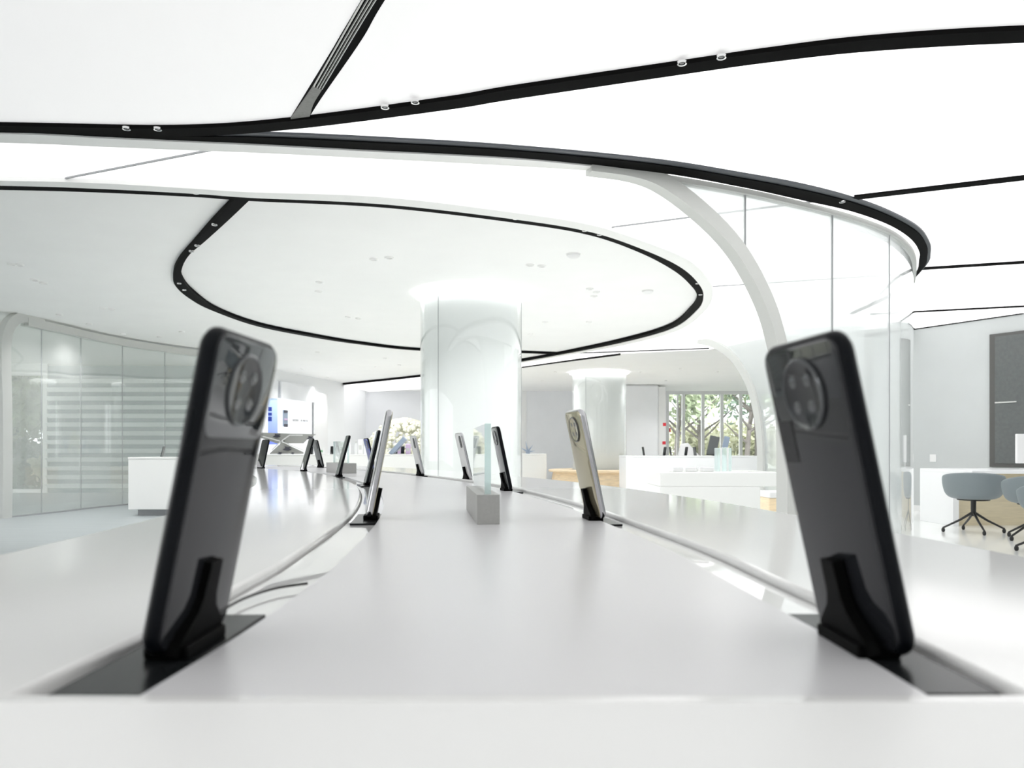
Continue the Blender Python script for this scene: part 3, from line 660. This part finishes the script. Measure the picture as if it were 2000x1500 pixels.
# bottles and cases on the far left counter
far_items = [(628, .16, 'box'), (657, .2, 'bottle'), (668, .28, 'case'), (682, .33, 'bottle'), (695, .3, 'bottle'), (704, .35, 'case'), (713, .26, 'bottle'), (745, .2, 'case'), (779, .25, 'pink'), (797, .24, 'pink')]
lbs = ['low white box by the white pillar', 'short white bottle left of the grey phone', 'pale case just left of the second grey phone', 'tall pale bottle right of the grey phone', 'pale bottle left of the blue phone', 'tall pale case behind the blue phone', 'pale bottle right of the blue phone', 'white case behind the silver-edged phone', 'lilac case left of the flowers', 'lilac case in front of the flowers']
for (px, h, k), lb in zip(far_items, lbs):
    x = (px - 1000) / F * 18.1; w = .055
    a = thing('accessory_' + ('bottle' if k == 'bottle' else 'case'), lb + ', far counter', 'bottle' if k == 'bottle' else 'case', (x, 18.12, .902), 0, 'accessories on the far left counter')
    if k == 'bottle':
        obj('body', lathe(BM(), [(w * .6, 0), (w * .6, h * .7), (w * .3, h * .82), (w * .3, h * .9)], 20), 'counterw', a, smooth=True); obj('cap', lathe(BM(), [(w * .32, h * .88), (w * .32, h)], 16), 'frame', a)
    else:
        obj('body', Box(-w, w, -.04, .04, 0, h), {'pink': 'pinkp'}.get(k, 'white'), a, bevel=.012, seg=3); obj('front_print', Box(-w * .6, w * .6, -.043, -.041, h * .3, h * .6), 'frame' if k != 'box' else 'greenp', a)
sp = thing('slate_panel', 'slate blue tilted panel right of the silver-edged phone, far counter', 'laptop', (-2.8, 17.75, .903), 0)
mx = Matrix.Rotation(math.radians(42), 4, 'Y')
obj('lid', Box(-.05, .05, -.12, .12, .0, .5, mx=mx), 'slate', sp, bevel=.008); obj('keyboard', Box(-.02, .3, -.12, .12, 0, .012), 'frame', sp)
# flowers
fb = thing('white_flower_arrangement', 'big dome of white blossom left of the large column', 'flowers', (-2.75, 19.6, 0))
bm = BM()
for i in range(900):
    a = random.uniform(0, 2 * math.pi); u = random.uniform(0, 1) ** .5; e = random.uniform(0, math.pi / 2); R0 = 1.02
    p = Vector((R0 * .95 * math.cos(a) * math.cos(e), R0 * .6 * math.sin(a) * math.cos(e), .75 + R0 * math.sin(e))); p.x *= random.uniform(.85, 1.05)
    r = random.uniform(.03, .075); rot = Matrix.Rotation(random.uniform(0, 3), 4, Vector((random.random(), random.random(), random.random() + .1)).normalized())
    bmesh.ops.create_icosphere(bm, subdivisions=1, radius=r, matrix=Matrix.Translation(p) @ rot)
obj('blossoms', bm, 'petal', fb); obj('pot', lathe(BM(), [(.35, 0), (.45, .75), (.4, .78)], 32), 'counterw', fb, smooth=True)
# crossing-lines display riser
ds = thing('angular_display_riser', 'grey faceted display riser with crossing white lines, far left', 'display riser', (-5.25, 17.75, .902))
def P(px, py, D=17.75): return ((px - 1000) / F * D + 5.25, zat(py, D) - .902)
def plate(pts, y0, y1, m, nm):
    bm = BM(); a = [bm.verts.new((x, y0, z)) for x, z in pts]; b = [bm.verts.new((x, y1, z)) for x, z in pts]; n = len(a)
    bm.faces.new(a); bm.faces.new(b[::-1])
    for i in range(n): bm.faces.new((a[i], a[(i + 1) % n], b[(i + 1) % n], b[i]))
    return obj(nm, bm, m, ds)
plate([P(470, 843.5), P(617, 848), P(600, 858), P(592, 866), P(540, 866), P(500, 852), P(470, 846)], 0, .05, 'block', 'upper_panel')
plate([P(551, 864), P(592, 883), P(592, 886.5), P(526, 886.5)], -.02, .05, 'block', 'lower_panel')
def barline(a, b, w=.025, y=-.045):
    (x0, z0), (x1, z1) = P(*a), P(*b); d = Vector((x1 - x0, 0, z1 - z0)); L = d.length; ang = math.atan2(d.z, d.x)
    return obj('white_line', Box(0, L, -.012, .012, -w / 2, w / 2, mx=Matrix.Translation((x0, y, z0)) @ Matrix.Rotation(-ang, 4, 'Y')), 'white', ds)
barline((470, 840), (550, 862)); barline((550, 862), (595, 880)); barline((550, 862), (567, 850)); barline((567, 850), (592, 850)); barline((550, 862), (532, 879))
for cx_, cy_, s in ((542, 851, 8), (562, 876, 9), (607, 855, 7), (548, 885, 5), (573, 885, 4)):
    pts = [P(cx_ - s, cy_ + s * .3), P(cx_ - s * .4, cy_ - s * .1), P(cx_ - s * .5, cy_ - s * .5), P(cx_ + s * .2, cy_ - s * .3), P(cx_ + s * .9, cy_ - s * .35), P(cx_ + s * .5, cy_), P(cx_ + s, cy_ + s * .2), P(cx_ + s * .1, cy_ + s * .5)]
    plate(pts, -.062, -.05, 'darkink', 'dark_graphic')
# ------------------------------------------------------------------ backlit display wall
def wallpanel(name, px0, px1, yt0, yb, m, off, th=.03, parent=None, label=None, cat=None, ztop=None, structn=None):
    a = hit(px0, WL); b = hit(px1, WL); d = (b - a).normalized(); n = Vector((d.y, -d.x))
    if n.x < 0: n = -n
    th = min(th, .03); z1 = ztop if ztop else zat(yt0, a.y); z0 = zat(yb, (a.y + b.y) / 2)
    L = (b - a).length; ang = math.atan2(d.y, d.x)
    o = obj(name, Box(0, L, -th if n.dot(Vector((math.sin(ang), -math.cos(ang)))) > 0 else 0, 0 if n.dot(Vector((math.sin(ang), -math.cos(ang)))) > 0 else th, z0, z1), m)
    o.location = (a.x + n.x * off, a.y + n.y * off, 0); o.rotation_euler = (0, 0, ang)
    if label: tag(o, label, cat)
    return o
dw = thing('backlit_wall_display', 'bright backlit display wall at the far left with printed images', 'display wall')
for nm, a, b_, yt, yb, m, off, zt in (('light_panel', 470, 538, 0, 905, 'backlit', .02, 2.32), ('light_panel', 541, 606, 0, 905, 'backlit', .02, 2.32), ('header_beam', 455, 538, 0, 777, 'greywall', .09, 2.75), ('header_beam', 541, 606, 0, 782, 'greywall', .09, 2.75), ('white_pillar', 606, 632, 0, 940, 'white', .1, 2.6)):
    o = wallpanel(nm, a, b_, yt, yb, m, off, .06, ztop=zt)
    if nm == 'header_beam': o.data.transform(Matrix.Identity(4))
    o.parent = dw
bp_ = wallpanel('blue_poster', 521, 539, 778, 868, 'blueposter', .06, .02); bp_.parent = dw
for k, (y0, y1) in enumerate(((795, 803), (806, 812), (814, 823))):
    o = wallpanel('dark_figure', 520, 527, y0, y1, 'pblue', .085, .01); o.parent = dw
xa = wallpanel('crossed_picture', 548, 557, 801, 833, 'slate', .06, .02); xa.parent = dw
for t0, t1, m in ((801, 806, 'darkink'), (817, 821, 'pinkp'), (828, 834, 'darkink')):
    o = wallpanel('picture_stripe', 549, 556, t0, t1, m, .085, .01); o.parent = dw
for i, px in enumerate((568, 571, 574, 577, 584, 588, 591, 595)):
    o = wallpanel('printed_character', px, px + 2, 818.5 + i * .15, 823 + i * .15, 'ink', .05, .01); o.parent = dw
o = wallpanel('printed_rule', 567, 598, 826, 827, 'ink', .05, .01); o.parent = dw
# ------------------------------------------------------------------ far windows and trees
def window(name, x0, x1, y, z0, z1, mull, hb=()):
    b = BM(); w = .05
    box(b, x0, x1, y, y + .1, z0 - .05, z0 + .04); box(b, x0, x1, y, y + .1, z1 - .06, z1 + .05)
    for x in (x0 + w, x1 - w) + tuple(mull): box(b, x - w, x + w, y - .03, y + .09, z0 + .04, z1 - .06)
    o = struct(name, b, 'white')
    obj('pane', Box(x0 + .05, x1 - .05, y + .045, y + .055, z0 + .03, z1 - .05), 'gclear', o)
    return o
YW = 26.5; X = lambda px, D=YW: (px - 1000) / F * D
window('window_2', X(1301), 9.5, YW, 0, 2.98, [X(1335), X(1373), X(1410), X(1447), X(1485), X(1523)])
window('window_3', .30, .50, YW, 0, 3.0, [])
struct('trim_20', Box(X(1322), X(1325), YW + .0, YW + .06, .05, 2.9), 'white')
pr = thing('pillar', 'square pale grey pillar left of the tall windows', 'pillar', (4.05, 24.4, 0))
obj('shaft', Box(-.55, .5, -.6, .6, 0, CEIL + .02), 'greywall', pr, bevel=.06, seg=4); obj('side_panel', Box(.5, .72, -.55, .6, 0, CEIL - .04), 'white', pr, bevel=.01)
for px, y0, y1, lb in ((1298, 826, 832, 'small red sticker high on the pillar edge'), (1297, 862, 868, 'small red sticker low on the pillar edge'), (1307, 836, 844, 'small red sticker on the window glass')):
    D = 23.842 if px < 1300 else 26.537; tag(obj('red_sticker', Box(X(px, D) - .05, X(px, D) + .05, D, D + .008, zat(y1, D), zat(y0, D)), 'red'), lb, 'sticker')
struct('ground_outside', box(box(Box(-60, 60, 27.3, 90, -.06, -.01), -60, -14.2, -20, 27.3, -.06, -.01), -14.2, -7.6, 18.15, 27.3, .002, .01), 'ground')
bpy.data.objects['ground_outside'].name = 'floor_outside'
def tree(label, x, y, h, r, leaf, seed, n=650, low=.3, name='tree', group='trees beyond the windows', lsz=1.0):
    rnd = random.Random(seed); t = thing(name, label, 'tree', (x, y, 0), 0, group)
    b = BM(); tips = []
    if low > .15:
        lean = rnd.uniform(-.3, .3)
        tube(b, [(0, 0, 0), (lean * .3, 0, h * .25), (lean, .1, h * .55)], lambda s: .13 * (1 - .5 * s), 8)
        for k in range(6):
            a = rnd.uniform(0, 6.28); e = rnd.uniform(.5, 1.1); L = r * rnd.uniform(.6, 1); z0 = h * rnd.uniform(.22, .5); bx = lean * z0 / (h * .55)
            p1 = Vector((bx + L * .5 * math.cos(a), L * .5 * math.sin(a), z0 + L * .45 * e)); p2 = Vector((bx + L * math.cos(a), L * math.sin(a), z0 + L * e))
            tube(b, [(bx, 0, z0), p1, p2], lambda s: .06 * (1 - .7 * s), 6)
        obj('trunk', b, 'bark', t)
    bm = BM(); cl = []
    for k in range(16):
        d = Vector((rnd.gauss(0, 1), rnd.gauss(0, 1), rnd.gauss(0, 1))).normalized() * rnd.uniform(.3, .85)
        cl.append((Vector((d.x * r, d.y * r, h * (low + 1) / 2 + d.z * h * (1 - low) / 2)), rnd.uniform(.28, .5) * r))
    for i in range(n):
        c, cr_ = rnd.choice(cl); d = Vector((rnd.gauss(0, 1), rnd.gauss(0, 1), rnd.gauss(0, .8))).normalized() * cr_ * rnd.uniform(.4, 1); p = c + d
        u = Vector((rnd.gauss(0, 1), rnd.gauss(0, 1), rnd.gauss(0, 1))).normalized(); w = u.orthogonal().normalized(); s = rnd.uniform(.10, .2) * lsz
        q = [p + u * s, p + w * s * .5, p - u * s, p - w * s * .5]
        if min(v.z for v in q) < 0: continue
        bm.faces.new([bm.verts.new(v) for v in q])
    obj('foliage', bm, leaf, t); return t
tl = [('slender pale tree with forked trunk behind the leftmost window bay', 6.6, 31, 5.2, 1.6, 'leafa', .4), ('dark green tree behind the second window bay', 8.4, 34, 6, 1.9, 'leafb', .35), ('loose green tree behind the middle window mullion', 9.6, 31.5, 5.4, 1.6, 'leafa', .4),
      ('dark leafy tree behind the fourth window bay', 11.2, 35, 6.5, 2.0, 'leafb', .3), ('pale green tree at the right end of the windows', 11.4, 31.5, 4.8, 1.4, 'leafa', .4), ('tall green tree far behind the windows', 14.5, 37, 7, 2.4, 'leafb', .3), ('green tree seen through the narrow window beside the column', .6, 30, 5, 1.2, 'leafb', .2)]
for i, (lb, x, y, h, r, m, lw) in enumerate(tl): tree(lb, x, y, h, r, m, i, 1100, lw)
for i, (x, y, lb) in enumerate(((8.6, 36.5, 'pale yellow-green bush behind the left window bays'), (11.6, 38, 'pale yellow-green bush behind the right window bays'), (14.6, 40, 'wide pale bush at the right edge of the windows'), (6.4, 39, 'pale bush behind the forked tree'))):
    tree(lb, x, y, 2.6, 2.2, 'leafc', 40 + i, 1800, .02, 'bush', 'bushes beyond the windows', 1.1)
for i, (x, y, h, r, m, lb) in enumerate(((-14.0, 20.3, 4.2, 1.7, 'leafb', 'dark green shrub outside the far left window'), (-12.2, 19.9, 3.8, 1.5, 'leafa', 'pale green shrub outside the far left window'), (-13.2, 23.5, 3.4, 2.2, 'leafa', 'wide pale green shrub behind the others outside the left window'), (-16.5, 22, 4.5, 1.6, 'leafb', 'tall green shrub at the very left edge outside'))):
    tree(lb, x, y, h, r, m, 70 + i, 2200, .05, 'shrub', 'shrubs outside the left window', .8)
for i, (x, y) in enumerate(((-13.2, 19.3), (-12.0, 19.0), (-11.0, 19.2))):
    tree(('low green hedge bush at the left edge of the far left window', 'low green hedge bush in the middle of the far left window', 'low green hedge bush beside the louvre screen')[i], x, y, 1.35, .75, ('leafa', 'leafb', 'leafc')[i], 90 + i, 1600, .0, 'bush', 'low hedge outside the left window', .7)
# faceted star ornament beside the column
st_ = thing('star_ornament', 'small slate blue spiky ornament on the far white counter', 'ornament', (.42, 20.3, .903))
bm = BM()
for k in range(7):
    a = k * .9; L = .2 + .05 * (k % 3); d = Vector((math.cos(a), .3 * math.sin(a * 2), abs(math.sin(a)) * .9 + .15)).normalized(); u = d.orthogonal().normalized() * .04; w = d.cross(u).normalized() * .04; o0 = Vector((0, 0, .05))
    vs = [bm.verts.new(o0 + q) for q in (u, w, -u, -w)] + [bm.verts.new(o0 + d * L)]
    for i in range(4): bm.faces.new((vs[i], vs[(i + 1) % 4], vs[4]))
    bm.faces.new(vs[:4][::-1])
obj('spikes', bm, 'slate', st_); obj('base', Box(-.05, .05, -.05, .05, 0, .05), 'slate', st_)
# ------------------------------------------------------------------ right side: wall window, desk, chairs
WR = [Vector(p) for p in ((6.3, 13.4), (6.66, 12.7), (7.5, 11.2), (10, 7))]
def on_right(name, px0, px1, z0, z1, off, th, m, parent=None):
    a = hit(px0, WR); b = hit(px1, WR); d = (b - a).normalized(); n = Vector((d.y, -d.x))
    if n.x > 0: n = -n
    ang = math.atan2(d.y, d.x); L = (b - a).length
    s = 1 if n.dot(Vector((-math.sin(ang), math.cos(ang)))) > 0 else -1
    o = obj(name, Box(0, L, min(0, s * th), max(0, s * th), z0, z1), m, parent, bevel=.002); o.location = (a.x + n.x * off, a.y + n.y * off, 0); o.rotation_euler = (0, 0, ang); return o
o = on_right('window_4', 1936, 2150, .745, 2.745, .0, .05, 'darkframe'); tag(o, kind='structure')
w4 = o
g = on_right('pane', 1947, 2140, .80, 2.70, .052, .006, 'darkglass'); g['kind'] = 'structure'; g.name = 'window_5'
h5 = on_right('window_6', 1948, 1990, 1.70, 1.72, .06, .01, 'frame'); tag(h5, kind='structure')
o = on_right('wall_socket', 1817, 1829, .81, .93, .0, .015, 'white'); tag(o, 'small white switch plate on the grey wall above the desk end', 'switch')
o = on_right('baseboard_right', 1760, 2200, 0, .09, 0, .012, 'white'); tag(o, kind='structure')
dk = thing('service_desk', 'long white service desk with beige wood front at right', 'desk', (7.0, 10.3, 0))
obj('desk_top', Box(-1.2, .4, -.62, .62, .70, .742), 'counterw', dk, bevel=.004)
obj('end_panel', Box(-1.2, -1.12, -.2, .62, 0, .70), 'counterw', dk, bevel=.004)
obj('wood_front', Box(-1.12, .38, -.1, -.06, 0.0, .70), 'beige', dk)
mn = thing('monitor', 'white monitor back standing on the service desk at the right edge', 'monitor', (6.85, 10.2, .744), math.radians(10))
obj('housing', Box(-.18, .3, -.02, .02, .08, .47), 'white', mn, bevel=.012, seg=3); obj('neck', Box(.03, .09, .0, .03, .005, .15), 'white', mn); obj('foot', Box(-.06, .18, -.08, .08, 0, .008), 'white', mn, bevel=.003)
def make_chair():
    t = thing('swivel_tub_chair', '', 'chair')
    n = 40; rows = []; bm = BM()
    for j, (rr, zz) in enumerate(((.02, .42), (.14, .415), (.22, .425), (.265, .46), (.285, .52), (.30, .60), (.31, 1.0))):
        row = []
        for i in range(n):
            a = 2 * math.pi * i / n                      # a=0 at the back (-y)
            back = .5 + .5 * math.cos(a); side = back ** .45
            top = .50 + .24 * side
            z = zz if zz < top else top
            f = min(zz, top); r = rr if zz <= top else .285 + .02 * side
            row.append(bm.verts.new((r * 1.08 * math.sin(a), -r * .98 * math.cos(a), z)))
        rows.append(row)
    for u, v in zip(rows, rows[1:]):
        for i in range(n): bm.faces.new((u[i], u[(i + 1) % n], v[(i + 1) % n], v[i]))
    bm.faces.new(rows[0])
    o = obj('shell', bm, 'chair', t, smooth=True); s = o.modifiers.new('thickness', 'SOLIDIFY'); s.thickness = .014; s.offset = 1; q = o.modifiers.new('sub', 'SUBSURF'); q.levels = 1; q.render_levels = 1
    obj('seat_pad', lathe(BM(), [(.001, .425), (.21, .43), (.235, .455), (.22, .475), (.001, .48)], 36), 'chair', t, smooth=True)
    obj('column', lathe(BM(), [(.028, .2), (.03, .4), (.05, .405)], 18), 'chairb', t, smooth=True)
    obj('seat_frame', tube(BM(), [(.17 * math.cos(a), .17 * math.sin(a), .398) for a in [k / 24 * 2 * math.pi for k in range(25)]], .008, 6), 'chairb', t)
    for k in range(4):
        a = math.radians(20 + 90 * k)
        lg = obj('leg', tube(BM(), [(.015 * math.cos(a), .015 * math.sin(a), .24), (.15 * math.cos(a), .15 * math.sin(a), .15), (.34 * math.cos(a), .34 * math.sin(a), .05)], lambda s: .016 - .005 * s, 8), 'chairb', t, smooth=True)
        obj('caster', lathe(BM(), [(.012, 0), (.02, .015), (.02, .035), (.01, .055)], 14, c=(.335 * math.cos(a), .335 * math.sin(a), 0)), 'chairb', lg, smooth=True)
    return t
ch = make_chair(); gch = 'grey tub chairs at the service desk'
ch.location = (5.60, 9.32, 0); ch.rotation_euler = (0, 0, R_(-32)); ch['label'] = 'blue-grey tub chair farthest left, with its four-star base fully in view'; ch['group'] = gch
c2 = dup(ch); c2.location = (5.83, 8.55, 0); c2.rotation_euler = (0, 0, R_(-5)); c2['label'] = 'blue-grey tub chair cut by the right picture edge, beside the first one'
c3 = dup(ch); c3.location = (5.2, 7.35, 0); c3.rotation_euler = (0, 0, R_(15)); c3['label'] = 'nearest tub chair at the right edge, only a black leg showing'
